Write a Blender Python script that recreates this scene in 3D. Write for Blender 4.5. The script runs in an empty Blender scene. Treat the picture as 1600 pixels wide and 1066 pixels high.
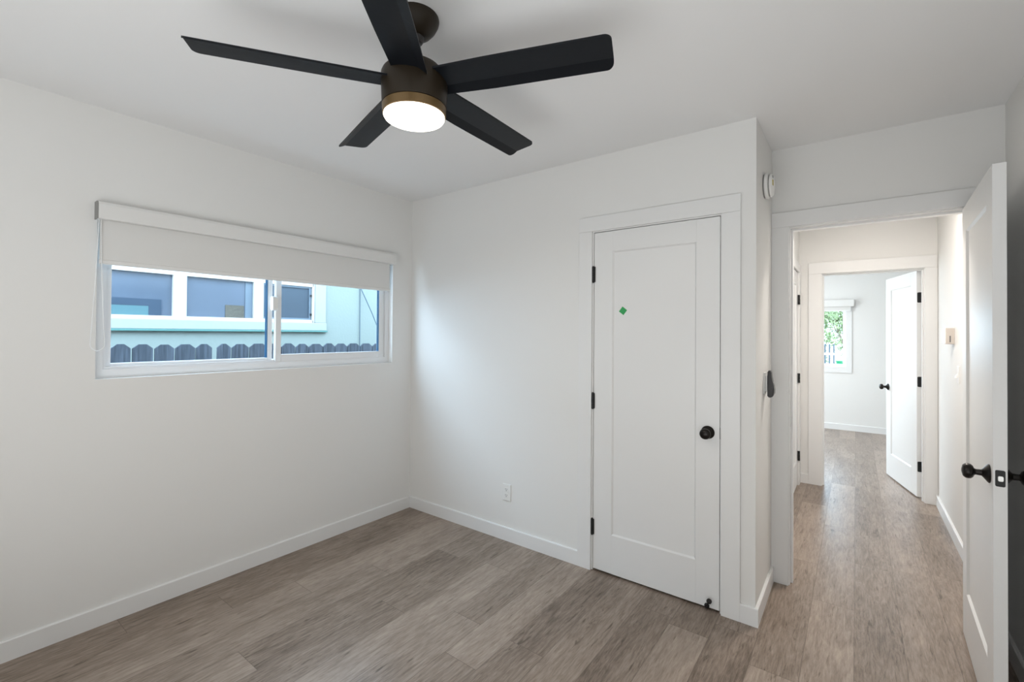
import bpy, bmesh, math, random
from mathutils import Vector, Matrix
random.seed(7)
R = math.radians
S = bpy.context.scene
C = bpy.context.collection

# ------------------------------------------------------------------ camera
cam_data = bpy.data.cameras.new('camera')
cam = bpy.data.objects.new('camera', cam_data); C.objects.link(cam)
cam_data.sensor_width = 36; cam_data.lens = 718.1735 / 1600 * 36
cam_data.shift_y = (514.339 - 533) / 1600
cam_data.clip_start = 0.02; cam_data.clip_end = 200
c_r = Vector((0.80073154, 0.59897879, 0.00730843)); c_f = Vector((-0.59902338, 0.80067148, 0.00980651))
c_u = c_r.cross(c_f).normalized()
cam.matrix_world = Matrix(((c_r.x, c_u.x, -c_f.x, 2.91861), (c_r.y, c_u.y, -c_f.y, -2.52474), (c_r.z, c_u.z, -c_f.z, 1.41839), (0, 0, 0, 1)))
S.camera = cam
S.view_settings.view_transform = 'Standard'; S.view_settings.look = 'None'
S.view_settings.gamma = 1; S.view_settings.use_curve_mapping = False
S.view_settings.exposure = 0.0

# ------------------------------------------------------------------ world: pale blue daylight sky
W = bpy.data.worlds.new('sky'); S.world = W; W.use_nodes = True
bg = W.node_tree.nodes['Background']; bg.inputs[0].default_value = (0.66, 0.84, 1.0, 1); bg.inputs[1].default_value = 9.2

def area(name, loc, rot, sx, sy, energy, col=(1, 1, 1), spread=180):
    l = bpy.data.lights.new(name, 'AREA'); l.shape = 'RECTANGLE'; l.size = sx; l.size_y = sy
    l.energy = energy; l.color = col; l.spread = R(spread)
    o = bpy.data.objects.new(name, l); C.objects.link(o); o.location = loc; o.rotation_euler = [R(a) for a in rot]
    return o
# two added fill lights behind the camera, daylight through the far room's side window, and the two ceiling lamps out of view
area('rear_fill_light', (2.75, -4.56, 1.25), (98, 0, 3), 1.5, 1.5, 9, (0.97, 0.99, 1.0))  # added fill in front of the solid rear wall
area('fill_uplight', (2.85, -3.3, 0.55), (158, 0, 0), 3.0, 1.6, 54, (0.955, 0.98, 1.0))  # added unseen lamp, brightens the room by way of the ceiling
area('daylight_far_side_window', (0.86, 4.4, 1.45), (90, 0, -90), 1.9, 1.4, 45, (0.93, 0.97, 1.0))
area('hall_ceiling_lamp_light', (2.95, 1.15, 2.44), (0, 0, 0), 0.3, 0.3, 24, (1.0, 0.93, 0.87))
area('far_room_lamp_light', (2.3, 4.6, 2.44), (0, 0, 0), 0.5, 0.5, 12, (0.97, 0.985, 1.0))

# low hazy sun shining down the side yard between the houses
SN = bpy.data.lights.new('sun', 'SUN'); SN.energy = 1.25; SN.angle = R(46); SN.color = (0.74, 0.88, 1.0)
sn = bpy.data.objects.new('sun', SN); C.objects.link(sn)
az, el = R(33), R(18)
sd = Vector((math.sin(az) * math.cos(el), math.cos(az) * math.cos(el), -math.sin(el)))
sn.rotation_euler = sd.to_track_quat('-Z', 'Y').to_euler()

# ------------------------------------------------------------------ materials
def new_mat(name):
    m = bpy.data.materials.new(name); m.use_nodes = True
    return m, m.node_tree, m.node_tree.nodes['Principled BSDF']
def mat(name, col, rough=0.5, metal=0.0, bump=0.0, bscale=60.0, spec=0.5, emit=None, es=0.0, coat=0.0, var=0.0):
    m, nt, p = new_mat(name)
    p.inputs['Base Color'].default_value = (*col, 1); p.inputs['Roughness'].default_value = rough
    p.inputs['Metallic'].default_value = metal; p.inputs['Specular IOR Level'].default_value = spec
    p.inputs['Coat Weight'].default_value = coat
    if emit: p.inputs['Emission Color'].default_value = (*emit, 1); p.inputs['Emission Strength'].default_value = es
    tc = nt.nodes.new('ShaderNodeTexCoord'); n = nt.nodes.new('ShaderNodeTexNoise')
    n.inputs['Scale'].default_value = bscale; n.inputs['Detail'].default_value = 4
    nt.links.new(tc.outputs['Object'], n.inputs['Vector'])
    if bump:
        b = nt.nodes.new('ShaderNodeBump'); b.inputs['Strength'].default_value = bump; b.inputs['Distance'].default_value = 0.002
        nt.links.new(n.outputs['Fac'], b.inputs['Height']); nt.links.new(b.outputs['Normal'], p.inputs['Normal'])
    if var:
        mx = nt.nodes.new('ShaderNodeMix'); mx.data_type = 'RGBA'
        mx.inputs['A'].default_value = (*[c * (1 - var) for c in col], 1); mx.inputs['B'].default_value = (*[min(1, c * (1 + var)) for c in col], 1)
        nt.links.new(n.outputs['Fac'], mx.inputs['Factor']); nt.links.new(mx.outputs['Result'], p.inputs['Base Color'])
    return m

M = {}
M['wall'] = mat('wall_paint', (0.80, 0.795, 0.775), 0.62, bump=0.08, bscale=220, spec=0.3)
M['ceil'] = mat('ceiling_paint', (0.86, 0.86, 0.855), 0.8, bump=0.06, bscale=200, spec=0.2)
M['trim'] = mat('trim_paint', (0.80, 0.80, 0.79), 0.38, spec=0.45)
M['door'] = mat('door_paint', (0.80, 0.80, 0.79), 0.36, bump=0.03, bscale=90, spec=0.5)
M['vinyl'] = mat('white_vinyl', (0.82, 0.83, 0.84), 0.35)
M['plastic'] = mat('white_plastic', (0.82, 0.82, 0.80), 0.35)
M['ivory'] = mat('ivory_plastic', (0.50, 0.455, 0.41), 0.4)
M['bronze'] = mat('oil_rubbed_bronze', (0.018, 0.015, 0.013), 0.32, metal=0.6, spec=0.5)
M['blackm'] = mat('matte_black_metal', (0.012, 0.012, 0.012), 0.45, spec=0.4)
M['fanbody'] = mat('fan_black_bronze', (0.020, 0.014, 0.008), 0.42, metal=0.0, spec=0.25)
M['ring'] = mat('bronze_glow_ring', (0.16, 0.10, 0.04), 0.40, metal=0.4)  # lamp lens glow put into the ring's gold colour
M['blade'] = mat('fan_blade_black', (0.005, 0.0065, 0.009), 0.42, bump=0.15, bscale=40, spec=0.2)
M['blackp'] = mat('black_plastic', (0.02, 0.018, 0.018), 0.4)
M['steel'] = mat('satin_steel', (0.6, 0.6, 0.58), 0.3, metal=1.0)
M['grey'] = mat('grey_plastic', (0.28, 0.28, 0.27), 0.5)
M['slot'] = mat('dark_slot', (0.08, 0.08, 0.085), 0.7)
M['yellow'] = mat('yellow_tag', (0.42, 0.33, 0.03), 0.6)
M['tape'] = mat('green_tape', (0.03, 0.36, 0.10), 0.6)
M['lens'] = mat('lit_lens', (0.9, 0.9, 0.88), 0.5, emit=(1.0, 0.93, 0.80), es=5.0)
M['shade'] = mat('blind_fabric', (0.74, 0.735, 0.715), 0.85, bump=0.25, bscale=500, spec=0.2)
M['rail'] = mat('blind_rail_fabric', (0.78, 0.775, 0.755), 0.8, bump=0.2, bscale=500, spec=0.2)
M['bead'] = mat('clear_white_bead', (0.86, 0.87, 0.87), 0.3)
M['edge_reflection'] = mat('dark_blue_edge_reflection', (0.01, 0.075, 0.16), 0.4)
M['stucco'] = mat('mint_stucco', (0.275, 0.315, 0.29), 0.85, bump=0.9, bscale=35, spec=0.2, var=0.06)
M['stucco_trim'] = mat('pale_mint_trim', (0.37, 0.39, 0.365), 0.8, bump=0.7, bscale=25, spec=0.2, var=0.04)
M['teal'] = mat('teal_trim_shadow', (0.10, 0.24, 0.22), 0.7)
M['nframe'] = mat('neighbour_white_vinyl', (0.60, 0.56, 0.52), 0.45)
M['screenf'] = mat('grey_screen_frame', (0.14, 0.18, 0.22), 0.5)
M['sky_pane'] = mat('blue_grey_sky_reflection', (0.10, 0.125, 0.165), 0.12, spec=0.6, var=0.22, bscale=2.2)  # opaque pane, sky reflection put into its blue base colour
M['screen'] = mat('insect_screen_dark', (0.045, 0.066, 0.09), 0.6, var=0.2, bscale=5)
M['navy'] = mat('navy_reflection', (0.03, 0.055, 0.09), 0.5)
M['aqua'] = mat('aqua_reflection', (0.08, 0.17, 0.19), 0.5)
M['tan'] = mat('patterned_tan', (0.11, 0.10, 0.08), 0.8, var=0.6, bscale=70)
M['dirt'] = mat('yard_dirt', (0.30, 0.27, 0.22), 0.95, var=0.3, bscale=3)
M['concrete'] = mat('pale_concrete', (0.62, 0.61, 0.58), 0.9, var=0.1, bscale=4)
M['extwall'] = mat('own_house_stucco', (0.42, 0.50, 0.56), 0.9)
M['roof'] = mat('roof_shingle', (0.10, 0.11, 0.12), 0.9)
M['iron'] = mat('grey_blue_iron', (0.06, 0.075, 0.085), 0.5)
M['whitew'] = mat('white_garden_wall', (0.85, 0.86, 0.86), 0.8)
M['greenp'] = mat('green_plastic', (0.004, 0.17, 0.06), 0.4)
M['bark'] = mat('bark', (0.16, 0.12, 0.08), 0.9, bump=0.8, bscale=20)
M['leaf'] = mat('leaf_green', (0.17, 0.21, 0.085), 0.6, var=0.5, bscale=3)
M['cable'] = mat('grey_blue_cable', (0.07, 0.11, 0.15), 0.6)

def glass_mat(name, tint=(0.93, 0.97, 1.0)):
    m = bpy.data.materials.new(name); m.use_nodes = True; nt = m.node_tree
    nt.nodes.remove(nt.nodes['Principled BSDF']); out = nt.nodes['Material Output']
    tr = nt.nodes.new('ShaderNodeBsdfTransparent'); tr.inputs[0].default_value = (*tint, 1)
    gl = nt.nodes.new('ShaderNodeBsdfGlossy'); gl.inputs['Roughness'].default_value = 0.02
    fr = nt.nodes.new('ShaderNodeFresnel'); fr.inputs[0].default_value = 1.35
    mx = nt.nodes.new('ShaderNodeMixShader')
    ge = nt.nodes.new('ShaderNodeNewGeometry'); iv = nt.nodes.new('ShaderNodeMath'); iv.operation = 'SUBTRACT'; iv.inputs[0].default_value = 1.0
    ml = nt.nodes.new('ShaderNodeMath'); ml.operation = 'MULTIPLY'
    nt.links.new(ge.outputs['Backfacing'], iv.inputs[1]); nt.links.new(iv.outputs[0], ml.inputs[0]); nt.links.new(fr.outputs[0], ml.inputs[1])
    nt.links.new(ml.outputs[0], mx.inputs[0]); nt.links.new(tr.outputs[0], mx.inputs[1]); nt.links.new(gl.outputs[0], mx.inputs[2])
    nt.links.new(mx.outputs[0], out.inputs[0]); return m
M['glass'] = glass_mat('window_glass')

def floor_mat():
    m, nt, p = new_mat('oak_vinyl_planks'); N = nt.nodes; L = nt.links
    def nd(t, **k):
        n = N.new(t)
        for a, b in k.items(): setattr(n, a, b)
        return n
    def math_(op, a, b=None):
        n = nd('ShaderNodeMath', operation=op)
        for i, v in enumerate((a, b)):
            if v is None: continue
            if isinstance(v, (int, float)): n.inputs[i].default_value = v
            else: L.new(v, n.inputs[i])
        return n.outputs[0]
    tc = nd('ShaderNodeTexCoord'); sp = nd('ShaderNodeSeparateXYZ'); L.new(tc.outputs['Object'], sp.inputs[0])
    PW, PL = 0.182, 1.22
    u = math_('DIVIDE', math_('ADD', sp.outputs['X'], 10 * PW), PW); row = math_('FLOOR', u); fu = math_('FRACT', u)
    wn = nd('ShaderNodeTexWhiteNoise', noise_dimensions='1D'); L.new(row, wn.inputs['W'])
    v = math_('ADD', math_('DIVIDE', math_('ADD', sp.outputs['Y'], 12.0), PL), math_('MULTIPLY', wn.outputs['Value'], 1.0))
    col = math_('FLOOR', v); fv = math_('FRACT', v)
    idv = nd('ShaderNodeCombineXYZ'); L.new(row, idv.inputs[0]); L.new(col, idv.inputs[1])
    w2 = nd('ShaderNodeTexWhiteNoise', noise_dimensions='2D'); L.new(idv.outputs[0], w2.inputs['Vector'])
    rnd = w2.outputs['Value']
    # grain coordinates, shifted for every plank
    def grain(sx, sy, scale, detail, off, dist=0.0, rough=0.6):
        cb = nd('ShaderNodeCombineXYZ')
        L.new(math_('MULTIPLY', sp.outputs['X'], sx), cb.inputs[0])
        L.new(math_('MULTIPLY', sp.outputs['Y'], sy), cb.inputs[1])
        L.new(math_('MULTIPLY', rnd, off), cb.inputs[2])
        n = nd('ShaderNodeTexNoise'); n.inputs['Scale'].default_value = scale; n.inputs['Detail'].default_value = detail
        n.inputs['Roughness'].default_value = rough; n.inputs['Distortion'].default_value = dist
        L.new(cb.outputs[0], n.inputs['Vector']); return n.outputs['Fac']
    g1 = grain(1.0, 0.085, 110, 7, 37, 0.5, 0.72)
    gf = grain(1.0, 0.16, 34, 5, 71, 1.2, 0.62)      # fine streaks
    g2 = grain(1.0, 0.12, 16, 5, 91, 1.6, 0.6)        # broad cathedral figure
    g3 = grain(1.0, 0.30, 6, 3, 53, 0.8, 0.5)         # cloudy tone
    # cathedral lines: rings from warped distance
    rings = math_('SINE', math_('MULTIPLY', g2, 55.0))
    rings = math_('MULTIPLY', rings, 0.5)
    t = math_('ADD', math_('MULTIPLY', math_('SUBTRACT', g1, 0.5), 1.35), math_('MULTIPLY', math_('SUBTRACT', gf, 0.5), 0.75))
    t = math_('ADD', t, math_('MULTIPLY', math_('SUBTRACT', g3, 0.5), 0.6))
    t = math_('ADD', t, math_('MULTIPLY', rings, 0.12))
    t = math_('ADD', t, math_('MULTIPLY', math_('SUBTRACT', rnd, 0.5), 0.32))
    t = math_('ADD', t, 0.54)
    # knots
    kc = nd('ShaderNodeCombineXYZ'); L.new(math_('MULTIPLY', sp.outputs['X'], 1.0), kc.inputs[0]); L.new(math_('MULTIPLY', sp.outputs['Y'], 0.42), kc.inputs[1])
    vo = nd('ShaderNodeTexVoronoi'); vo.inputs['Scale'].default_value = 2.6; L.new(kc.outputs[0], vo.inputs['Vector'])
    kn = nd('ShaderNodeMapRange'); kn.inputs['From Min'].default_value = 0.015; kn.inputs['From Max'].default_value = 0.085
    kn.inputs['To Min'].default_value = 0.5; kn.inputs['To Max'].default_value = 0.0; L.new(vo.outputs['Distance'], kn.inputs['Value'])
    t = math_('SUBTRACT', t, kn.outputs['Result'])
    # short dark flecks in the grain
    fk = grain(1.0, 0.12, 60, 3, 29, 0.6, 0.5)
    fr_ = nd('ShaderNodeMapRange'); fr_.inputs['From Min'].default_value = 0.36; fr_.inputs['From Max'].default_value = 0.27
    fr_.inputs['To Min'].default_value = 0.0; fr_.inputs['To Max'].default_value = 0.42; L.new(fk, fr_.inputs['Value'])
    t = math_('SUBTRACT', t, fr_.outputs['Result'])
    cr = nd('ShaderNodeValToRGB'); L.new(t, cr.inputs[0])
    e = cr.color_ramp.elements
    e[0].position = 0.05; e[0].color = (0.105, 0.075, 0.053, 1); e[1].position = 0.98; e[1].color = (0.43, 0.35, 0.285, 1)
    a = e.new(0.38); a.color = (0.225, 0.172, 0.133, 1); b = e.new(0.62); b.color = (0.31, 0.243, 0.195, 1)
    # seams
    def seam(f, w):
        d = math_('MINIMUM', f, math_('SUBTRACT', 1.0, f))
        r = nd('ShaderNodeMapRange'); r.inputs['From Min'].default_value = 0.0; r.inputs['From Max'].default_value = w; L.new(d, r.inputs['Value']); return r.outputs['Result']
    sm = math_('MINIMUM', seam(fu, 0.013), seam(fv, 0.0020))
    mx = nd('ShaderNodeMix', data_type='RGBA'); mx.inputs['A'].default_value = (0.115, 0.085, 0.064, 1)
    L.new(math_('ADD', math_('MULTIPLY', sm, 0.75), 0.25), mx.inputs['Factor']); L.new(cr.outputs[0], mx.inputs['B']); L.new(mx.outputs['Result'], p.inputs['Base Color'])
    rr = math_('ADD', math_('MULTIPLY', g1, 0.16), 0.23); L.new(rr, p.inputs['Roughness']); p.inputs['Specular IOR Level'].default_value = 0.45
    bu = nd('ShaderNodeBump'); bu.inputs['Strength'].default_value = 0.22; bu.inputs['Distance'].default_value = 0.001
    L.new(math_('ADD', math_('MULTIPLY', g1, 0.5), sm), bu.inputs['Height']); L.new(bu.outputs['Normal'], p.inputs['Normal'])
    return m
M['floor'] = floor_mat()

def picket_mat():
    m, nt, p = new_mat('weathered_picket'); N = nt.nodes; L = nt.links
    tc = N.new('ShaderNodeTexCoord'); oi = N.new('ShaderNodeObjectInfo'); mp = N.new('ShaderNodeMapping'); mp.inputs['Scale'].default_value = (1, 1, 0.07)
    ad = N.new('ShaderNodeVectorMath'); ad.operation = 'ADD'; L.new(tc.outputs['Object'], ad.inputs[0]); L.new(oi.outputs['Location'], ad.inputs[1])
    L.new(ad.outputs[0], mp.inputs['Vector'])
    n = N.new('ShaderNodeTexNoise'); n.inputs['Scale'].default_value = 60; n.inputs['Detail'].default_value = 6; L.new(mp.outputs[0], n.inputs['Vector'])
    cr = N.new('ShaderNodeValToRGB'); L.new(n.outputs['Fac'], cr.inputs[0])
    cr.color_ramp.elements[0].position = 0.3; cr.color_ramp.elements[0].color = (0.035, 0.045, 0.06, 1)
    cr.color_ramp.elements[1].position = 0.72; cr.color_ramp.elements[1].color = (0.105, 0.125, 0.16, 1)
    L.new(cr.outputs[0], p.inputs['Base Color']); p.inputs['Roughness'].default_value = 0.85; return m
M['picket'] = picket_mat()

# ------------------------------------------------------------------ mesh helpers
OFF = {}
def box(bm, x0, x1, y0, y1, z0, z1, bev=0.0, seg=2):
    r = bmesh.ops.create_cube(bm, size=1.0)
    vs = r['verts']
    for v in vs:
        v.co = Vector(((x0 + x1) / 2 + v.co.x * (x1 - x0), (y0 + y1) / 2 + v.co.y * (y1 - y0), (z0 + z1) / 2 + v.co.z * (z1 - z0)))
    if bev:
        es = {e for v in vs for e in v.link_edges}
        bmesh.ops.bevel(bm, geom=list(es), offset=bev, segments=seg, affect='EDGES', profile=0.5)
    return bm
def boxes(*a, bev=0.0):
    bm = bmesh.new()
    for b in a: box(bm, *b, bev=bev)
    return bm
def lathe(bm, prof, n=40, mtx=None, cap=True):
    # profile of (radius, height) along local z
    rings = []
    for r, h in prof:
        ring = []
        for i in range(n):
            a = 2 * math.pi * i / n; co = Vector((r * math.cos(a), r * math.sin(a), h))
            ring.append(bm.verts.new(mtx @ co if mtx else co))
        rings.append(ring)
    for a, b in zip(rings, rings[1:]):
        for i in range(n): bm.faces.new((a[i], a[(i + 1) % n], b[(i + 1) % n], b[i]))
    if cap:
        bm.faces.new(list(reversed(rings[0]))); bm.faces.new(rings[-1])
    return bm
def along(p, d):
    """matrix whose z axis points along d, at p"""
    return Matrix.Translation(Vector(p)) @ Vector((0, 0, 1)).rotation_difference(Vector(d).normalized()).to_matrix().to_4x4()
def tube(bm, pts, r, n=8, closed=False):
    pts = [Vector(p) for p in pts]; rings = []; k = len(pts); prev = None
    for i, p in enumerate(pts):
        if closed: d = (pts[(i + 1) % k] - pts[i - 1])
        else: d = pts[min(i + 1, k - 1)] - pts[max(i - 1, 0)]
        d.normalize()
        if prev is None: a = d.orthogonal().normalized()
        else: a = (prev - d * prev.dot(d)).normalized()
        prev = a; b = d.cross(a)
        rings.append([bm.verts.new(p + (a * math.cos(2 * math.pi * j / n) + b * math.sin(2 * math.pi * j / n)) * r) for j in range(n)])
    m = k if closed else k - 1
    for i in range(m):
        A, B = rings[i], rings[(i + 1) % k]
        for j in range(n): bm.faces.new((A[j], A[(j + 1) % n], B[(j + 1) % n], B[j]))
    if not closed: bm.faces.new(list(reversed(rings[0]))); bm.faces.new(rings[-1])
    return bm
def prism(bm, outline, axis, a0, a1):
    """extrude a 2D outline along an axis ('x','y','z'); outline gives the two other coordinates in order"""
    def P(u, v, a): return {'x': (a, u, v), 'y': (u, a, v), 'z': (u, v, a)}[axis]
    A = [bm.verts.new(P(u, v, a0)) for u, v in outline]; B = [bm.verts.new(P(u, v, a1)) for u, v in outline]
    n = len(outline)
    bm.faces.new(A); bm.faces.new(list(reversed(B)))
    for i in range(n): bm.faces.new((A[i], B[i], B[(i + 1) % n], A[(i + 1) % n]))
    return bm
def rrect(u0, u1, v0, v1, r, n=5):
    o = []
    for cx, cy, a0 in ((u1 - r, v1 - r, 0), (u0 + r, v1 - r, 90), (u0 + r, v0 + r, 180), (u1 - r, v0 + r, 270)):
        for i in range(n + 1):
            a = R(a0 + 90 * i / n); o.append((cx + r * math.cos(a), cy + r * math.sin(a)))
    return o
def obj(name, bm, m, parent=None, smooth=False, world=True):
    bmesh.ops.recalc_face_normals(bm, faces=bm.faces[:])
    if parent is not None and world:
        o_ = OFF.get(parent.name, Vector((0, 0, 0)))
        for v in bm.verts: v.co -= o_
    me = bpy.data.meshes.new(name); bm.to_mesh(me); bm.free()
    me.materials.append(m if not isinstance(m, str) else M[m])
    if smooth:
        for p in me.polygons: p.use_smooth = True
        try: me.set_sharp_from_angle(angle=R(35))
        except Exception: pass
    o = bpy.data.objects.new(name, me); C.objects.link(o)
    if parent is not None:
        o.parent = parent; OFF[o.name] = OFF.get(parent.name, Vector((0, 0, 0)))
    else: OFF[o.name] = Vector((0, 0, 0))
    return o
def thing(name, label, cat, loc=(0, 0, 0), rz=0, group=None):
    o = bpy.data.objects.new(name, None); C.objects.link(o); o.location = loc; o.rotation_euler = (0, 0, rz)
    o.empty_display_size = 0.1
    o['label'] = label; o['category'] = cat
    if group: o['group'] = group
    OFF[o.name] = Vector(loc); return o
def tag(o, label, cat, group=None):
    o['label'] = label; o['category'] = cat
    if group: o['group'] = group
    return o
def struct(name, bm, m, label=None, parent=None, smooth=False):
    o = obj(name, bm, m, parent, smooth)
    if parent is None:
        o['kind'] = 'structure'
        if label: o['label'] = label
    return o
def struct_empty(name, label, loc, rz=0):
    o = bpy.data.objects.new(name, None); C.objects.link(o); o.location = loc; o.rotation_euler = (0, 0, rz)
    o['kind'] = 'structure'; o['label'] = label; OFF[o.name] = Vector(loc); return o

# ------------------------------------------------------------------ measures
H = 2.495; T = 0.014; BH = 0.09; CT = 0.0155
XR = 2.526; D = 0.5285; XW = 3.472; YF = 2.735; FW = 2.85; YB = 6.04; YR = -4.6
# walls
def wall_x(name, x0, x1, y0, y1, hole=None, m='wall', label=None, z1=H):
    """wall lying in an x plane, hole = (y0, y1, z0, z1)"""
    bm = bmesh.new()
    if not hole: box(bm, x0, x1, y0, y1, 0, z1)
    else:
        a, b, c, d = hole
        box(bm, x0, x1, y0, a, 0, z1); box(bm, x0, x1, b, y1, 0, z1)
        if c > 0: box(bm, x0, x1, a, b, 0, c)
        box(bm, x0, x1, a, b, d, z1)
    return struct(name, bm, m, label)
def wall_y(name, y0, y1, x0, x1, hole=None, m='wall', label=None, z1=H):
    bm = bmesh.new()
    if not hole: box(bm, x0, x1, y0, y1, 0, z1)
    else:
        a, b, c, d = hole
        box(bm, x0, a, y0, y1, 0, z1); box(bm, b, x1, y0, y1, 0, z1)
        if c > 0: box(bm, a, b, y0, y1, 0, c)
        box(bm, a, b, y0, y1, d, z1)
    return struct(name, bm, m, label)

struct('floor', boxes((-0.15, 4.85, YR - 0.15, YB + 0.15, -0.06, 0.0)), 'floor', 'grey brown oak plank floor running through bedroom, hall and far room')
struct('ceiling', boxes((-0.15, 4.85, YR - 0.15, YB + 0.15, H, H + 0.12)), 'ceil', 'plain white painted ceiling above the ceiling fan')
WY0, WY1, WZ0, WZ1 = -1.955, -0.195, 1.183, 2.005
wall_x('wall_left', -0.15, 0.0, YR - 0.15, FW, (WY0, WY1, WZ0, WZ1), label='white bedroom wall holding the wide slider window')
wall_y('wall_front', 0.0, 0.10, 0.0, XR, (1.636, 2.375, 0, 2.044), label='white bedroom wall holding the closed closet door')
wall_x('wall_closet_side', XR - 0.10, XR, 0.10, D, label='narrow white return wall between closet and doorway')
wall_y('wall_doorway', D, D + 0.115, XR - 0.10, XW, (2.600, 3.391, 0, 2.052), label='white wall around the open bedroom doorway')
wall_x('wall_right', XW, XW + 0.10, -2.35, FW, label='white wall on the right of bedroom and hall')
wall_x('wall_fill_alcove', 4.7, 4.8, YR, -2.25, label='white side wall of the added unseen alcove behind the viewer')  # unseen alcove added to let light in from the rear right
wall_y('wall_fill_alcove_front', -2.35, -2.25, XW + 0.10, 4.7, label='white front wall of the added unseen alcove behind the viewer')
wall_y('wall_rear', YR - 0.10, YR, 0.0, 4.8, label='white bedroom wall set back unseen behind the viewer')  # unseen rear wall, set back to even out the fill light
wall_x('wall_hall_left', 2.375, 2.475, D + 0.115, YF, (1.86, 2.605, 0, 2.03), label='white left wall of the hall')
wall_y('wall_hall_end', YF, FW, 2.375, XW, (2.648, 3.403, 0, 2.02), label='white wall at the end of the hall around the far doorway')
wall_y('wall_far_room_front', FW - 0.05, FW, -0.15, 2.375, label='front wall of the far room')
wall_y('wall_far_room_back', YB, YB + 0.13, 0.8, 4.45, (1.35, 2.80, 0.95, 1.90), label='white back wall of the far room holding its window')
wall_x('wall_far_room_left', 0.8 - 0.1, 0.8, FW, YB + 0.13, (3.4, 5.4, 0.7, 2.2), label='left wall of the far room')
wall_x('wall_far_room_right', 4.3, 4.45, FW, YB, label='right wall of the far room')
wall_y('wall_far_room_corner', FW - 0.115, FW, XW + 0.1, 4.45, label='front corner wall of the far room')

# baseboards with an eased top
def bb_prof(t=T, h=BH): return [(0, 0), (t, 0), (t, h - 0.004), (t - 0.004, h), (0, h)]
def base_x(bm, x, s, y0, y1, h=BH):
    prism(bm, [(x + s * u, v) for u, v in bb_prof(h=h)], 'y', y0, y1)
def base_y(bm, y, s, x0, x1, h=BH):
    prism(bm, [(y + s * u, v) for u, v in bb_prof(h=h)], 'x', x0, x1)
b = bmesh.new(); base_x(b, 0, 1, YR, 0); struct('baseboard_left', b, 'trim', 'white baseboard under the window wall')
b = bmesh.new(); base_y(b, 0, -1, T, 1.560); struct('baseboard_front', b, 'trim', 'white baseboard left of the closet door')
b = bmesh.new(); base_y(b, 0, -1, 2.457, XR + T); base_x(b, XR, 1, 0.0, D - CT); struct('baseboard_closet_corner', b, 'trim', 'white baseboard wrapping the closet corner')
b = bmesh.new(); base_x(b, XW, -1, -2.35, D - CT); struct('baseboard_right', b, 'trim', 'white baseboard behind the open door')
b = bmesh.new(); base_x(b, XW, -1, D + 0.14, YF); struct('baseboard_hall_right', b, 'trim', 'white baseboard on the right of the hall')
b = bmesh.new(); base_y(b, YF, -1, 2.475, 2.556); base_x(b, 2.475, 1, D + 0.14, 1.77); struct('baseboard_hall_left', b, 'trim', 'short white baseboard left of the far doorway')
b = bmesh.new(); base_y(b, YB, -1, 0.8, 4.3); base_x(b, 4.3, -1, FW, YB - T); struct('baseboard_far_room', b, 'trim', 'white baseboard along the far room back wall')

# door casings and jambs
def casing_y(bm, yf, s, xi0, xi1, zt, w=0.088, x0=None, x1=None, wt=None):
    """flat casing on a wall facing s along y; xi0..xi1 inner edges"""
    a, b_ = sorted((yf, yf + s * CT))
    xl = x0 if x0 is not None else xi0 - w; xr = x1 if x1 is not None else xi1 + w
    box(bm, xl, xi0, a, b_, 0, zt, bev=0.0015); box(bm, xi1, xr, a, b_, 0, zt, bev=0.0015)
    box(bm, xl, xr, a, b_, zt + 0.0005, zt + w, bev=0.0015)
def jamb_y(bm, xi0, xi1, zt, y0, y1, th=0.018, stop=None):
    box(bm, xi0 - th, xi0, y0, y1, 0, zt); box(bm, xi1, xi1 + th, y0, y1, 0, zt); box(bm, xi0 - th, xi1 + th, y0, y1, zt, zt + th)
    if stop:
        a, c = stop; s = 0.011
        box(bm, xi0, xi0 + s, a, c, 0, zt - s, bev=0.001); box(bm, xi1 - s, xi1, a, c, 0, zt - s, bev=0.001); box(bm, xi0, xi1, a, c, zt - s, zt, bev=0.001)
# closet door 1.650..2.361
b = bmesh.new(); casing_y(b, 0.0, -1, 1.640, 2.371, 2.040); jamb_y(b, 1.647, 2.364, 2.034, 0.0, 0.10, 0.010, (0.037, 0.06))
struct('trim_1', b, 'trim', 'flat white casing around the closet door')
# bedroom doorway 2.618..3.373
b = bmesh.new(); casing_y(b, D, -1, 2.612, 3.379, 2.040, w=0.086, x0=XR, x1=3.465); casing_y(b, D + 0.115, 1, 2.612, 3.379, 2.040, x0=2.53, x1=3.465)
jamb_y(b, 2.618, 3.373, 2.034, D, D + 0.115, 0.016, (D + 0.036, D + 0.075))
tr2 = struct('trim_2', b, 'trim', 'flat white casing and jamb around the open bedroom doorway')
b = bmesh.new(); prism(b, rrect(D + 0.008, D + 0.036, 0.895, 0.953, 0.005), 'x', 2.618, 2.6195); sp_ = obj('strike_plate', b, 'steel', tr2)
# far doorway 2.665..3.386
b = bmesh.new(); casing_y(b, YF, -1, 2.659, 3.392, 2.008, w=0.105, x1=XW - 0.001); jamb_y(b, 2.665, 3.386, 2.002, YF, FW, 0.016, (YF + 0.03, YF + 0.07))
casing_y(b, FW, 1, 2.659, 3.392, 2.008, w=0.088)
struct('trim_3', b, 'trim', 'flat white casing around the far doorway')
# casing of the side door on the hall's left wall
b = bmesh.new()
for y0, y1 in ((1.775, 1.868), (2.605, 2.72)): box(b, 2.475, 2.475 + CT, y0, y1, 0, 2.022, bev=0.0015)
box(b, 2.475, 2.475 + CT, 1.775, 2.72, 2.0225, 2.10, bev=0.0015)
struct('trim_4', b, 'trim', 'white casing of the side door on the hall left wall')

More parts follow.
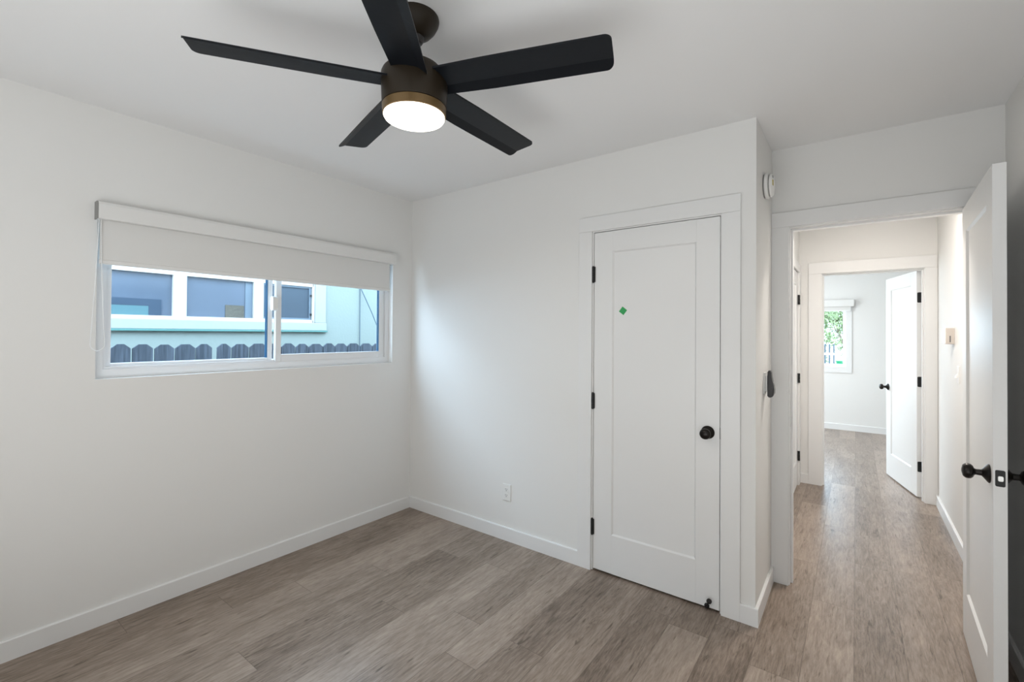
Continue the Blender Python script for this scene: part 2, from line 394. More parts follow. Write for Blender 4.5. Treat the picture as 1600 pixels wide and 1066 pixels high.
# ------------------------------------------------------------------ doors
def leaf_bm(w, h0, h1, t, st=0.118, top=0.12, bot=0.225, rec=0.009):
    """one panel shaker leaf: local x 0..w, y 0..t"""
    bm = bmesh.new()
    box(bm, 0, st, 0, t, h0, h1, bev=0.0012); box(bm, w - st, w, 0, t, h0, h1, bev=0.0012)
    box(bm, st, w - st, 0, t, h1 - top, h1); box(bm, st, w - st, 0, t, h0, h0 + bot)
    return bm
def panel_bm(w, h0, h1, t, st=0.118, top=0.12, bot=0.225, rec=0.009):
    bm = bmesh.new(); x0, x1, z0, z1 = st, w - st, h0 + bot, h1 - top; k = 0.008
    for ys, yi in ((0.0005, rec), (t - 0.0005, t - rec)):     # sloped sticking around the flat field on each face
        o = [(x0, z0), (x1, z0), (x1, z1), (x0, z1)]; i = [(x0 + k, z0 + k), (x1 - k, z0 + k), (x1 - k, z1 - k), (x0 + k, z1 - k)]
        O = [bm.verts.new((a, ys, c)) for a, c in o]; I = [bm.verts.new((a, yi, c)) for a, c in i]
        for j in range(4): bm.faces.new((O[j], O[(j + 1) % 4], I[(j + 1) % 4], I[j]))
        bm.faces.new(I)
    return bm
def knob_prof():
    return [(0.033, 0.0), (0.0335, 0.003), (0.031, 0.006), (0.024, 0.011), (0.016, 0.017), (0.0115, 0.021), (0.0105, 0.036), (0.013, 0.040), (0.021, 0.043),
            (0.0262, 0.049), (0.0275, 0.056), (0.0262, 0.063), (0.0215, 0.069), (0.0185, 0.0705), (0.0175, 0.0695), (0.012, 0.072), (0.0055, 0.0735), (0.001, 0.0738)]
def add_knob(parent, x, z, y, s):
    b = bmesh.new(); lathe(b, knob_prof(), 36, along((x, y, z), (0, s, 0)))
    lathe(b, [(0.0016, 0), (0.0016, 0.0125)], 8, along((x - 0.0, y + s * 0.028, z - 0.0), (-1, 0, 0)))
    return obj('door_knob', b, 'bronze', parent, True, world=False)
def knuckle(parent, x, y, z, r=0.0065, h=0.09, leafw=None, side=1, ly=0.0):
    b = bmesh.new()
    for i in range(3):
        z0 = z - h / 2 + i * h / 3
        lathe(b, [(r * 0.9, 0.0), (r, 0.001), (r, h / 3 - 0.0015), (r * 0.9, h / 3 - 0.0005)], 14, along((x, y, z0), (0, 0, 1)))
    lathe(b, [(r * 0.9, 0), (r * 0.7, 0.004), (0.001, 0.005)], 12, along((x, y, z + h / 2), (0, 0, 1)))
    lathe(b, [(r * 0.9, 0), (r * 0.7, 0.004), (0.001, 0.005)], 12, along((x, y, z - h / 2), (0, 0, -1)))
    box(b, min(x, x + side * 0.012), max(x, x + side * 0.012), y, y + 0.003, z - h / 2, z + h / 2)
    return obj('hinge', b, 'blackm', parent, False, world=False)

# closet door, closed; local x = world x, face toward -y
d1 = struct_empty('door_1', 'closed white single panel closet door with black knob', (1.650, 0.0, 0.0))
obj('door_leaf', leaf_bm(0.711, 0.012, 2.030, 0.035), 'door', d1, world=False)
obj('panel', panel_bm(0.711, 0.012, 2.030, 0.035), 'door', d1, world=False)
for z in (1.779, 1.017, 0.262): knuckle(d1, -0.003, -0.006, z, 0.0075, 0.092)
add_knob(d1, 0.711 - 0.057, 0.914, 0.0, -1)
b = boxes((0.7115, 0.7135, -0.0005, 0.022, 0.886, 0.944)); obj('latch_plate', b, 'blackm', d1, world=False)
# open bedroom door
A2 = R(-91.9)
d2 = struct_empty('door_2', 'open white single panel bedroom door with black knobs', (3.3285, 0.5400, 0.0), A2)
obj('door_leaf', leaf_bm(0.758, 0.012, 2.030, 0.036), 'door', d2, world=False)
obj('panel', panel_bm(0.758, 0.012, 2.030, 0.036), 'door', d2, world=False)
add_knob(d2, 0.758 - 0.062, 0.925, 0.0, -1); add_knob(d2, 0.758 - 0.062, 0.925, 0.036, 1)
b = bmesh.new(); prism(b, rrect(0.0055, 0.0305, 0.897, 0.954, 0.005), 'x', 0.7575, 0.7595)
lp = obj('latch_plate', b, 'blackm', d2, world=False)
b = bmesh.new(); prism(b, rrect(0.0115, 0.0250, 0.917, 0.935, 0.004), 'x', 0.759, 0.7665)
lb = obj('latch_bolt', b, 'steel', lp, world=False)
for z in (1.779, 1.017, 0.262): knuckle(d2, -0.004, 0.041, z, 0.0065, 0.09)
# far room door
A3 = R(104.0)
d3 = struct_empty('door_3', 'white panel door standing open into the far room', (3.381, 2.862, 0.0), A3)
obj('door_leaf', leaf_bm(0.740, 0.012, 2.000, 0.035, 0.125), 'door', d3, world=False)
obj('panel', panel_bm(0.740, 0.012, 2.000, 0.035, 0.125), 'door', d3, world=False)
add_knob(d3, 0.740 - 0.060, 0.905, 0.035, 1); add_knob(d3, 0.740 - 0.060, 0.905, 0.0, -1)
for z in (1.762, 1.020, 0.276):
    b = bmesh.new(); prism(b, rrect(-0.008, 0.030, z - 0.045, z + 0.045, 0.008), 'x', -0.003, 0.0)
    for i in range(3): lathe(b, [(0.0055, 0), (0.0055, 0.028)], 12, along((-0.004, -0.009, z - 0.045 + i * 0.031), (0, 0, 1)))
    obj('hinge', b, 'blackm', d3, world=False)
# side door on the hall's left wall, closed, hinged near the far corner
d4 = struct_empty('door_4', 'closed white side door on the hall left wall with black hinges', (2.475, 2.600, 0.0), R(-90))
obj('door_leaf', leaf_bm(0.735, 0.012, 2.015, 0.035), 'door', d4, world=False)
obj('panel', panel_bm(0.735, 0.012, 2.015, 0.035), 'door', d4, world=False)
# hinge knuckles stand proud of the hall side (local +y is world +x)
for z in (1.760, 1.016, 0.281):
    b = bmesh.new()
    for i in range(3): lathe(b, [(0.0095, 0), (0.0095, 0.029)], 14, along((0.0, 0.047, z - 0.045 + i * 0.0305), (0, 0, 1)))
    box(b, -0.006, 0.006, 0.034, 0.047, z - 0.045, z + 0.045)
    obj('hinge', b, 'blackm', d4, world=False)
for o in d4.children:
    if o.name.startswith(('door_leaf', 'panel')): o.location.y = 0.0
d4.location.x = 2.475 - 0.035

# ------------------------------------------------------------------ window 1 (slider)
w1 = struct_empty('window_1', 'white vinyl slider window half covered by the roller blind', (-0.05, -1.075, WZ0))
XF = -0.045
b = bmesh.new(); fw = 0.036
for xa, xb, w_ in ((-0.135, XF, fw), (-0.135, XF - 0.012, fw + 0.012)):
    box(b, xa, xb, WY0, WY0 + w_, WZ0, WZ1); box(b, xa, xb, WY1 - w_, WY1, WZ0, WZ1)
    box(b, xa, xb, WY0 + w_, WY1 - w_, WZ0, WZ0 + w_ + 0.008); box(b, xa, xb, WY0 + w_, WY1 - w_, WZ1 - w_, WZ1)
# track rib along sill and head
box(b, XF - 0.055, XF - 0.050, WY0 + 0.048, WY1 - 0.048, WZ0 + 0.05, WZ0 + 0.062)
obj('window_frame', b, 'vinyl', w1)
def sash(name, x0, x1, y0, y1, z0, z1, sl, sr, sb, stp, gx):
    b = bmesh.new()
    box(b, x0, x1, y0, y0 + sl, z0, z1, bev=0.002); box(b, x0, x1, y1 - sr, y1, z0, z1, bev=0.002)
    box(b, x0, x1, y0 + sl, y1 - sr, z0, z0 + sb, bev=0.002); box(b, x0, x1, y0 + sl, y1 - sr, z1 - stp, z1, bev=0.002)
    s = obj(name, b, 'vinyl', w1)
    obj('glass_pane', boxes((gx - 0.002, gx + 0.002, y0 + sl - 0.004, y1 - sr + 0.004, z0 + sb - 0.004, z1 - stp + 0.004)), 'glass', s)
    obj('edge_reflection', boxes((gx + 0.003, x1 - 0.003, y1 - sr - 0.0035, y1 - sr + 0.0005, z0 + sb, z1 - stp), (x0 + 0.001, gx - 0.003, y1 - sr - 0.0035, y1 - sr + 0.0005, z0 + sb, z1 - stp)), 'edge_reflection', s)  # reflection at the pane edge, built in as dark blue strips
    return s
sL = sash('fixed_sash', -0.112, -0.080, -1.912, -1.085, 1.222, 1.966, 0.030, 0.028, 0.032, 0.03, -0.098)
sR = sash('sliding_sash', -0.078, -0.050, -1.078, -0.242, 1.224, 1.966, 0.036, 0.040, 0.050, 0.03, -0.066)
b = bmesh.new(); prism(b, rrect(1.553, 1.643, -0.056, -0.020, 0.017), 'y', -1.110, -1.079)
for v in b.verts: v.co = Vector((v.co.z, v.co.y, v.co.x))
obj('latch', b, 'plastic', sR, True)

# ------------------------------------------------------------------ roller blind
rb = thing('roller_blind', 'light grey fabric roller blind with boxed head rail over the window', 'blind', (0.0, -1.1, 1.95))
RY0, RY1 = -1.967, -0.205
def rail_outline():
    return [(0.0, 1.950), (0.055, 1.950), (0.058, 1.953), (0.058, 2.018), (0.053, 2.030), (0.044, 2.035), (0.0, 2.035)]
b = bmesh.new(); prism(b, rail_outline(), 'y', RY0 + 0.004, RY1 - 0.012)
# rounded end
for k in range(4):
    s0 = 1 - (k / 4) ** 2 * 0.25; s1 = 1 - ((k + 1) / 4) ** 2 * 0.25
obj('head_rail', b, 'rail', rb)
b = bmesh.new(); prism(b, [(x * 0.96, 1.952 + (z - 1.95) * 0.97) for x, z in rail_outline()], 'y', RY1 - 0.012, RY1 - 0.002); obj('end_cap', b, 'plastic', rb)
b = bmesh.new(); prism(b, [(x, 1.950 + (z - 1.95) * 0.985) for x, z in rail_outline()], 'y', RY0, RY0 + 0.004); obj('end_cap', b, 'grey', rb)
b = boxes((0.022, 0.0235, -1.951, -0.245, 1.752, 1.955)); obj('shade', b, 'shade', rb)
b = bmesh.new(); prism(b, [(0.018, 1.741), (0.023, 1.737), (0.028, 1.741), (0.028, 1.757), (0.0235, 1.759), (0.018, 1.757)], 'y', -1.952, -0.243); obj('hem_bar', b, 'rail', rb)
# bead chain loop: two strands that widen and join at the bottom
pts = []
xs = 0.034
def chain_pt(t, s):
    z = 1.952 - t * 0.60; w = 0.004 + 0.022 * (t ** 1.4); return (xs, -1.953 + s * w - 0.003 * t, z)
left = [chain_pt(i / 14, -1) for i in range(15)]; right = [chain_pt(i / 14, 1) for i in range(15)]
cy_ = -1.956; bot = [(xs, cy_ - 0.026 * math.cos(R(a)), 1.352 - 0.030 * math.sin(R(a))) for a in range(15, 180, 15)]
b = bmesh.new(); tube(b, left + bot + right[::-1], 0.0017, 8)
path = [Vector(p) for p in left + bot + right[::-1]]
acc = 0.0
for p, q in zip(path, path[1:]):
    L_ = (q - p).length; n_ = max(1, int(L_ / 0.010))
    for i in range(n_):
        c = p.lerp(q, i / n_)
        bmesh.ops.create_icosphere(b, subdivisions=1, radius=0.0027, matrix=Matrix.Translation(c))
obj('bead_chain', b, 'bead', rb, True)

# ------------------------------------------------------------------ ceiling fan
FX, FY = 1.711, -1.476
fan = thing('ceiling_fan', 'black five blade ceiling fan with a lit round lamp', 'ceiling fan', (FX, FY, H))
def fl(name, prof, m, smooth=True, parent=None):
    b = bmesh.new(); lathe(b, prof, 56, Matrix.Translation((FX, FY, 0))); return obj(name, b, m, parent or fan, smooth)
fl('canopy', [(0.080, H), (0.081, H - 0.006), (0.079, H - 0.016), (0.070, H - 0.034), (0.055, H - 0.052), (0.042, H - 0.062), (0.034, H - 0.066), (0.028, H - 0.067)], 'fanbody')
fl('hanger_ball', [(0.010, 2.405), (0.024, 2.410), (0.030, 2.420), (0.030, 2.432)], 'blackp')
fl('downrod', [(0.0135, 2.35), (0.0135, 2.43)], 'fanbody')
fl('collar', [(0.036, 2.328), (0.034, 2.345), (0.024, 2.362), (0.017, 2.372), (0.014, 2.373)], 'fanbody')
mh = fl('motor_housing', [(0.1075, 2.189), (0.1085, 2.191), (0.1115, 2.262), (0.1115, 2.292), (0.108, 2.300), (0.094, 2.304), (0.088, 2.320), (0.060, 2.330), (0.034, 2.332)], 'fanbody')
fl('light_ring', [(0.1035, 2.158), (0.1065, 2.160), (0.1075, 2.1865), (0.104, 2.1885)], 'ring')
lens = fl('lamp_lens', [(0.1025, 2.160), (0.1025, 2.154), (0.099, 2.1485), (0.088, 2.1445), (0.060, 2.141), (0.03, 2.1395), (0.001, 2.139)], 'lens')
def blade_mesh():
    bm = bmesh.new(); r0, r1 = 0.085, 0.664; w = 0.063; cr = 0.022; th = 0.0065
    xs = [r0 + (r1 - cr - r0) * i / 6 for i in range(7)] + [r1 - cr + cr * math.sin(R(a)) for a in (15, 30, 45, 60, 75, 90)]
    tanp = math.tan(R(7))
    rows_t, rows_b = [], []
    for x in xs:
        k = max(0.0, x - (r1 - cr)); ins = cr - math.sqrt(max(0, cr * cr - k * k))
        grow = 0.92 + 0.08 * min(1, (x - r0) / 0.2)
        lo, hi = -w * grow + ins, w * grow - ins
        fb = min(hi, 0.031)
        ys = [lo, (lo + fb) / 2, fb, (fb + hi) / 2, hi]
        def z(y): return -y * tanp + max(0.0, y - 0.031) * -0.45
        rows_t.append([bm.verts.new((x, y, z(y) + th / 2)) for y in ys]); rows_b.append([bm.verts.new((x, y, z(y) - th / 2)) for y in ys])
    for A in (rows_t, rows_b):
        for p, q in zip(A, A[1:]):
            for j in range(4): bm.faces.new((p[j], q[j], q[j + 1], p[j + 1]))
    for i in range(len(xs) - 1):
        for j in (0, 4): bm.faces.new((rows_t[i][j], rows_t[i + 1][j], rows_b[i + 1][j], rows_b[i][j]))
    for i in (0, -1):
        for j in range(4): bm.faces.new((rows_t[i][j], rows_t[i][j + 1], rows_b[i][j + 1], rows_b[i][j]))
    return bm
bl = None
for k in range(5):
    if bl is None: o = bl = obj('fan_blade', blade_mesh(), 'blade', fan, world=False)
    else: o = bl.copy(); C.objects.link(o); o.parent = fan
    o.location = (0, 0, 2.272 - H); o.rotation_euler = (0, 0, R(19.8 + 72 * k))
L = bpy.data.lights.new('fan_lamp_light', 'AREA'); L.shape = 'DISK'; L.size = 0.19; L.energy = 5.0; L.color = (1.0, 0.90, 0.78)
lo = bpy.data.objects.new('fan_lamp_light', L); C.objects.link(lo); lo.location = (FX, FY, 2.136)

# ------------------------------------------------------------------ small fittings, bedroom
# outlet on the closet wall
ot = thing('wall_outlet', 'white duplex power outlet low on the wall left of the closet door', 'outlet', (0.997, 0.0, 0.326))
b = boxes((0.962, 1.032, -0.006, 0.0, 0.268, 0.384), bev=0.003); pl = obj('cover_plate', b, 'plastic', ot)
for zc in (0.346, 0.306):
    b = bmesh.new(); prism(b, rrect(0.997 - 0.0165, 0.997 + 0.0165, zc - 0.014, zc + 0.014, 0.008), 'y', -0.0078, -0.0055); rc = obj('receptacle', b, 'plastic', ot)
    b = bmesh.new()
    box(b, 0.997 - 0.0078, 0.997 - 0.0054, -0.0084, -0.0075, zc - 0.001, zc + 0.008); box(b, 0.997 + 0.0050, 0.997 + 0.0070, -0.0084, -0.0075, zc, zc + 0.008)
    lathe(b, [(0.0028, 0), (0.0028, 0.0008)], 12, along((0.997, -0.0076, zc - 0.0065), (0, -1, 0))); obj('slots', b, 'slot', rc)
b = bmesh.new(); lathe(b, [(0.003, 0), (0.0025, 0.001), (0.0005, 0.0012)], 12, along((0.997, -0.006, 0.326), (0, -1, 0))); obj('screw', b, 'plastic', ot)
# smoke alarm on the return wall
sd = thing('smoke_alarm', 'round white smoke alarm high on the narrow return wall', 'smoke alarm', (XR, 0.245, 2.215))
mx_ = along((XR, 0.245, 2.215), (1, 0, 0))
b = bmesh.new(); lathe(b, [(0.062, 0.0), (0.062, 0.007), (0.058, 0.008)], 48, mx_); obj('mounting_base', b, 'grey', sd, True)
b = bmesh.new(); lathe(b, [(0.0665, 0.007), (0.068, 0.012), (0.067, 0.020), (0.061, 0.024)], 48, mx_); obj('housing', b, 'plastic', sd, True)
b = bmesh.new(); lathe(b, [(0.0575, 0.023), (0.0575, 0.031)], 48, mx_); obj('vent_band', b, 'grey', sd, True)
b = bmesh.new(); lathe(b, [(0.061, 0.030), (0.0605, 0.035), (0.053, 0.042), (0.035, 0.045), (0.001, 0.046)], 48, mx_); cv = obj('cover', b, 'plastic', sd, True)
b = boxes((XR + 0.0395, XR + 0.0465, 0.203, 0.219, 2.205, 2.233)); obj('warning_tag', b, 'yellow', cv)
b = boxes((XR + 0.0395, XR + 0.0465, 0.210, 0.222, 2.245, 2.257)); obj('test_button', b, 'grey', cv)
# fan remote in its wall holder
ws = thing('wall_switch_plate', 'slim white wall plate behind the black fan remote', 'switch plate', (XR, 0.265, 1.163))
b = boxes((XR, XR + 0.006, 0.225, 0.300, 1.105, 1.221), bev=0.002); obj('cover_plate', b, 'plastic', ws)
b = boxes((XR + 0.006, XR + 0.016, 0.244, 0.281, 1.118, 1.205), bev=0.003); obj('holder', b, 'plastic', ws)
fr = thing('fan_remote', 'black handheld fan remote clipped to its white wall holder', 'remote control', (XR + 0.018, 0.262, 1.163))
bm = bmesh.new()
prof = [(0.016, 1.092), (0.034, 1.088), (0.044, 1.100), (0.047, 1.125), (0.044, 1.160), (0.037, 1.195), (0.033, 1.226), (0.026, 1.234), (0.0165, 1.228)]
prism(bm, [(XR + x, z) for x, z in prof], 'y', 0.241, 0.284)
bmesh.ops.bevel(bm, geom=[e for e in bm.edges], offset=0.004, segments=3, affect='EDGES')
obj('body', bm, 'blackp', fr, True)
bm = bmesh.new(); prism(bm, [(XR + 0.043, 1.104), (XR + 0.050, 1.112), (XR + 0.051, 1.135), (XR + 0.048, 1.158), (XR + 0.042, 1.172)], 'y', 0.250, 0.275); obj('button_pad', bm, 'grey', fr)
# door stop on the foot of the closet door
ds = thing('door_stop', 'small black door stop post at the foot of the closet door', 'door stop', (2.300, -0.012, 0.02))
b = bmesh.new(); lathe(b, [(0.012, 0), (0.012, 0.008), (0.009, 0.011), (0.006, 0.012)], 20, along((2.302, -0.001, 0.021), (0.1, -1, 0.15))); obj('mount', b, 'blackm', ds, True)
b = bmesh.new(); lathe(b, [(0.0055, 0), (0.0045, 0.02), (0.0045, 0.044)], 16, along((2.302, -0.010, 0.021), (0.40, -0.45, 0.90))); obj('stem', b, 'blackm', ds, True)
b = bmesh.new(); p0 = Vector((2.302, -0.010, 0.021)) + Vector((0.40, -0.45, 0.90)).normalized() * 0.040
lathe(b, [(0.008, 0), (0.0125, 0.003), (0.013, 0.010), (0.011, 0.014), (0.001, 0.015)], 20, along(p0, (0.40, -0.45, 0.90))); obj('bumper', b, 'blackp', ds, True)
# green tape on the closet door
b = boxes((-0.018, 0.018, -0.0006, 0.0, -0.018, 0.018)); gt = obj('painters_tape', b, 'tape')
gt.location = (1.831, 0.0085, 1.556); gt.rotation_euler = (0, R(38), 0); tag(gt, 'small green tape square stuck on the closet door panel', 'tape')

# ------------------------------------------------------------------ hall fittings
th_ = thing('thermostat', 'small beige wall thermostat on the right hall wall', 'thermostat', (XW, 1.95, 1.423))
obj('body', boxes((XW - 0.045, XW, 1.905, 1.985, 1.366, 1.480), bev=0.003), 'ivory', th_)
obj('front_cover', boxes((XW - 0.052, XW - 0.045, 1.905, 1.985, 1.368, 1.482), bev=0.002), 'plastic', th_)
obj('gauge_slot', boxes((XW - 0.026, XW - 0.020, 1.9035, 1.906, 1.380, 1.425)), 'slot', th_)
sw = thing('light_switch', 'white toggle light switch on the right hall wall below thermostat', 'light switch', (XW, 1.735, 1.163))
obj('cover_plate', boxes((XW - 0.006, XW, 1.700, 1.770, 1.105, 1.222), bev=0.002), 'plastic', sw)
b = bmesh.new(); prism(b, [(XW - 0.005, 1.180), (XW - 0.020, 1.150), (XW - 0.022, 1.140), (XW - 0.005, 1.148)], 'y', 1.730, 1.740); obj('toggle', b, 'plastic', sw)

# ------------------------------------------------------------------ window 2 (far room)
w2 = struct_empty('window_2', 'white framed far room window seen through both doorways', (2.1, YB, 0.95))
b = bmesh.new()
for (x0, x1, z0, z1) in ((1.35, 1.39, 0.95, 1.90), (2.76, 2.80, 0.95, 1.90), (1.39, 2.76, 0.95, 0.99), (1.39, 2.76, 1.86, 1.90), (2.02, 2.06, 0.99, 1.86)):
    box(b, x0, x1, YB + 0.03, YB + 0.08, z0, z1)
obj('window_frame', b, 'vinyl', w2)
b = bmesh.new()
for (x0, x1, z0, z1) in ((1.28, 1.35, 0.86, 1.90), (2.80, 2.872, 0.86, 1.90), (1.35, 2.80, 0.86, 0.95)): box(b, x0, x1, YB - 0.012, YB, z0, z1)
obj('window_casing', b, 'trim', w2)
obj('glass_pane', boxes((1.39, 2.76, YB + 0.052, YB + 0.056, 0.99, 1.86)), 'glass', w2)
rb2 = thing('roller_blind', 'raised white roller blind above the far room window', 'blind', (2.1, YB, 1.9))
obj('head_rail', boxes((1.25, 2.90, YB - 0.075, YB, 1.86, 1.965), bev=0.006), 'rail', rb2)
obj('shade', boxes((1.28, 2.86, YB - 0.045, YB - 0.042, 1.808, 1.865)), 'shade', rb2)
obj('hem_bar', boxes((1.28, 2.86, YB - 0.05, YB - 0.038, 1.792, 1.81), bev=0.003), 'plastic', rb2)

# added frame and closed panel backing the rear fill light, out of view
b = bmesh.new()
for (x0, x1, z0, z1) in ((1.05, 1.11, 0.45, 2.2), (4.29, 4.35, 0.45, 2.2), (1.11, 4.29, 0.45, 0.51), (1.11, 4.29, 2.14, 2.2)): box(b, x0, x1, YR, YR + 0.03, z0, z1)
box(b, 1.11, 4.29, YR, YR + 0.012, 0.51, 2.14)
struct('window_3_added', b, 'vinyl', 'white window with closed blind behind the viewer, added and unseen')  # added unseen frame and panel behind the rear fill light

# ------------------------------------------------------------------ outside: side yard and neighbour
GZ = -0.35
tag(struct('ground', boxes((-14, 14, -14, 26, GZ - 0.2, GZ)), 'dirt', 'bare yard ground outside the house'), 'bare yard ground outside the house', 'ground')
NX = -2.40
nb = thing('neighbour_house', 'mint stucco house seen through the slider window', 'house', (NX, 0, GZ))
# wall with openings for its windows
b = bmesh.new(); op = (-2.75, 0.515, 1.548, 2.02)
box(b, NX - 0.2, NX, -3.6, op[0], GZ, 2.75); box(b, NX - 0.2, NX, op[1], 7.5, GZ, 2.75); box(b, NX - 0.2, NX, op[0], op[1], GZ, op[2]); box(b, NX - 0.2, NX, op[0], op[1], op[3], 2.75)
obj('stucco_wall', b, 'stucco', nb)
b = bmesh.new()
box(b, NX, NX + 0.035, -2.95, 0.680, 1.438, 1.530, bev=0.006); box(b, NX, NX + 0.030, 0.530, 0.672, 1.530, 2.14, bev=0.006); box(b, NX, NX + 0.03, -2.95, 0.672, 2.04, 2.18, bev=0.006)
wt = obj('window_surround', b, 'stucco_trim', nb)
obj('trim_shadow', boxes((NX, NX + 0.042, -2.96, 0.690, 1.418, 1.438), bev=0.004), 'teal', nb)  # shadow line under the surround, built in as a teal strip
b = bmesh.new(); prism(b, [(NX - 1.6, 3.25), (NX - 1.6, 3.35), (NX + 0.38, 2.80), (NX + 0.38, 2.70)], 'y', -3.9, 7.8); obj('eave', b, 'roof', nb)
b = bmesh.new()
for (y0, y1, z0, z1) in ((-2.75, 0.515, 1.530, 1.565), (-2.75, 0.515, 1.965, 2.03), (-0.925, -0.812, 1.565, 1.965), (-0.178, -0.075, 1.565, 1.965), (0.500, 0.530, 1.53, 2.03), (-1.78, -1.70, 1.565, 1.965)):
    box(b, NX - 0.05, NX + 0.012, y0, y1, z0, z1, bev=0.003)
nw = obj('window_frame', b, 'nframe', nb)
for y0, y1 in ((-2.74, -1.78), (-1.70, -0.925), (-0.812, -0.178)):
    obj('window_pane', boxes((NX - 0.035, NX - 0.028, y0, y1, 1.565, 1.965)), 'sky_pane', nw)
obj('pane_strip', boxes((NX - 0.028, NX - 0.020, -1.52, -1.01, 1.655, 1.72), (NX - 0.028, NX - 0.020, -1.11, -1.01, 1.567, 1.655)), 'navy', nw)  # dark band of the mirrored house opposite, laid on as navy strips
obj('reflected_panel', boxes((NX - 0.028, NX - 0.022, -1.52, -1.11, 1.567, 1.655)), 'aqua', nw)  # teal part of the same reflection, laid on as a panel
obj('patterned_board', boxes((NX - 0.028, NX - 0.022, -0.45, -0.265, 1.567, 1.70)), 'tan', nw)
obj('pane_strip', boxes((NX - 0.028, NX - 0.020, -0.255, -0.18, 1.567, 1.965)), 'screenf', nw)  # tall grey strip along one side of the pane
sc = obj('insect_screen', boxes((NX - 0.025, NX - 0.018, -0.075, 0.500, 1.565, 1.965)), 'screen', nw)
b = boxes((NX - 0.018, NX - 0.004, -0.075, -0.060, 1.565, 1.965), (NX - 0.018, NX - 0.004, 0.470, 0.490, 1.565, 1.965), (NX - 0.018, NX - 0.004, -0.06, 0.47, 1.565, 1.585), (NX - 0.018, NX - 0.004, -0.06, 0.47, 1.945, 1.965))
obj('screen_frame', b, 'screenf', sc)
for z in (1.63, 1.86): obj('screen_clip', boxes((NX - 0.004, NX + 0.004, 0.478, 0.502, z - 0.013, z + 0.013)), 'blackm', sc)
# cables on the neighbour's wall
b = bmesh.new(); tube(b, [(NX + 0.01, 1.180, -0.1), (NX + 0.01, 1.178, 1.0), (NX + 0.012, 1.172, 1.95), (NX + 0.012, 1.172, 2.7)], 0.005); cb = obj('wall_cable', b, 'cable')
tag(cb, 'thin grey cable running straight down the mint stucco wall', 'cable')
b = bmesh.new(); tube(b, [(NX + 0.02, 1.172, 2.02), (NX + 0.10, 1.30, 1.68), (NX + 0.16, 1.44, 1.30), (NX + 0.2, 1.62, 0.75), (NX + 0.2, 1.75, 0.3)], 0.006); cb = obj('wall_cable', b, 'cable')
tag(cb, 'thin grey cable slanting away across the mint stucco wall', 'cable')
# dog eared picket fence
PX = -1.20
def picket(w, h):
    c = 0.030
    bm = bmesh.new(); prism(bm, [(-w / 2, 0), (w / 2, 0), (w / 2, h - c), (w / 2 - c * 1.2, h), (-w / 2 + c * 1.2, h), (-w / 2, h - c)], 'x', -0.008, 0.008); return bm
EDGES = [-3.50 + 0.132 * i for i in range(14)] + [-1.648, -1.530, -1.400, -1.269, -1.133, -1.019, -0.987, -0.878, -0.739, -0.591, -0.468, -0.339, -0.209, -0.067, 0.062, 0.198, 0.347, 0.497] + [0.497 + 0.142 * i for i in range(1, 9)]
pk = {}
for e0, e1 in zip(EDGES, EDGES[1:]):
    w = round(e1 - e0, 3)
    if w < 0.05: continue                                   # the open gap in the fence
    w = round(w - 0.006, 2) - 0.001
    if w not in pk: o = pk[w] = obj('fence_picket', picket(w, 1.66), 'picket')
    else: o = pk[w].copy(); C.objects.link(o)
    y = (e0 + e1) / 2
    o.location = (PX + random.uniform(-0.003, 0.003), y, GZ + 0.004 - 0.010 * (y + 0.6) + random.uniform(-0.004, 0.004))
    tag(o, 'weathered grey dog eared fence picket outside the slider window', 'fence picket', 'dog eared pickets of the side yard fence')
fr_ = obj('fence_rail', boxes((PX - 0.05, PX - 0.010, -3.3, 1.8, 0.95, 1.04)), 'picket'); tag(fr_, 'horizontal wooden rail behind the dog eared pickets', 'fence rail')

# ------------------------------------------------------------------ outside the far room window
struct('patio', boxes((-1.0, 8.0, YB + 0.5, 12.0, GZ, GZ + 0.03)), 'concrete', 'pale concrete patio outside the far room')['category'] = 'patio'
FYY = 9.2
gf = thing('iron_fence', 'pale metal picket fence in the garden beyond the far room', 'fence', (2.0, FYY, GZ))
b = bmesh.new()
box(b, -0.2, 2.56, FYY - 0.015, FYY + 0.015, 1.02, 1.06); box(b, -0.2, 2.56, FYY - 0.015, FYY + 0.015, 0.50, 0.54); box(b, -0.2, 2.56, FYY - 0.015, FYY + 0.015, -0.15, -0.11)
obj('rails', b, 'whitew', gf)
x = -0.15
while x < 2.56:
    obj('picket', boxes((x - 0.014, x + 0.014, FYY - 0.012, FYY + 0.012, GZ + 0.03, 1.25)), 'iron', gf); x += 0.075
gw = obj('garden_wall', boxes((-3, 7, 13.0, 13.2, GZ, 1.15)), 'whitew'); tag(gw, 'long white garden wall behind the metal fence', 'wall')
bn = thing('plant_pot', 'bright green tub on a white stand outside the far window', 'pot', (2.685, 8.3, GZ + 0.03))
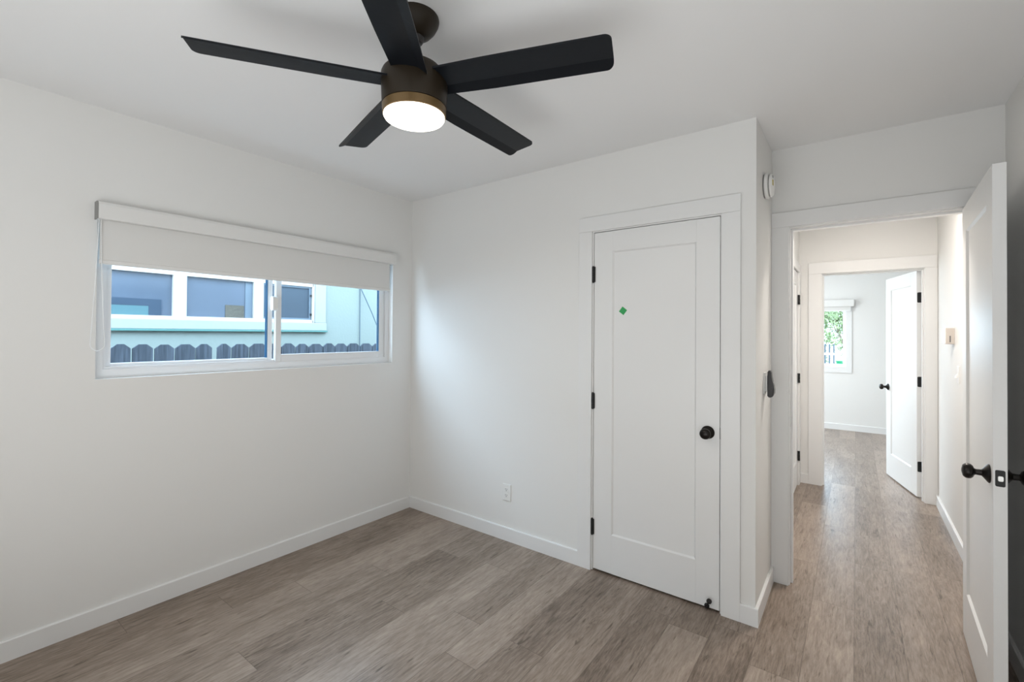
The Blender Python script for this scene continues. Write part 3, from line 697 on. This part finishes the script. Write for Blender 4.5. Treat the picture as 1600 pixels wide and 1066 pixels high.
b = bmesh.new(); lathe(b, [(0.05, 0.78), (0.065, 0.86), (0.072, 0.94), (0.066, 0.94), (0.05, 0.88)], 24, Matrix.Translation((2.685, 8.3, 0))); obj('tub', b, 'greenp', bn, True)
b = bmesh.new(); lathe(b, [(0.10, GZ + 0.03), (0.09, 0.65), (0.08, 0.78)], 20, Matrix.Translation((2.685, 8.3, 0))); obj('stand', b, 'whitew', bn, True)
def tree(label, x, y, h, r, nl, seed):
    rnd = random.Random(seed)
    t = thing('tree', label, 'tree', (x, y, GZ))
    b = bmesh.new(); tube(b, [(x, y, GZ), (x + 0.05, y, GZ + h * 0.35), (x - 0.05, y + 0.1, GZ + h * 0.7)], 0.04)
    for k in range(5):
        a = rnd.uniform(0, 6.28); tube(b, [(x, y, GZ + h * 0.4), (x + 0.5 * r * math.cos(a), y + 0.5 * r * math.sin(a), GZ + h * 0.65), (x + 0.8 * r * math.cos(a), y + 0.8 * r * math.sin(a), GZ + h * 0.85)], 0.010, 6)
    obj('trunk', b, 'bark', t)
    b = bmesh.new(); cen = [(rnd.uniform(-r, r), rnd.uniform(-r, r), rnd.uniform(-0.3, 0.35) * h) for _ in range(16)]
    for i in range(nl):
        c = cen[i % 16]; p = Vector((x + c[0] * 0.7 + rnd.gauss(0, r * 0.28), y + c[1] * 0.7 + rnd.gauss(0, r * 0.28), GZ + h * 0.68 + c[2] * 0.8 + rnd.gauss(0, r * 0.25)))
        u = Vector((rnd.gauss(0, 1), rnd.gauss(0, 1), rnd.gauss(0, 1))).normalized(); v = u.orthogonal().normalized(); s = rnd.uniform(0.03, 0.06)
        vs = [b.verts.new(p + u * s), b.verts.new(p + v * s * 0.45), b.verts.new(p - u * s), b.verts.new(p - v * s * 0.45)]; b.faces.new(vs)
    obj('foliage', b, 'leaf', t)
tree('tall leafy green tree beyond the far room window', 2.72, 12.0, 3.3, 0.62, 4200, 3)
tree('leafy shrub tree low behind the metal fence', 2.22, 10.3, 2.5, 0.36, 2600, 5)
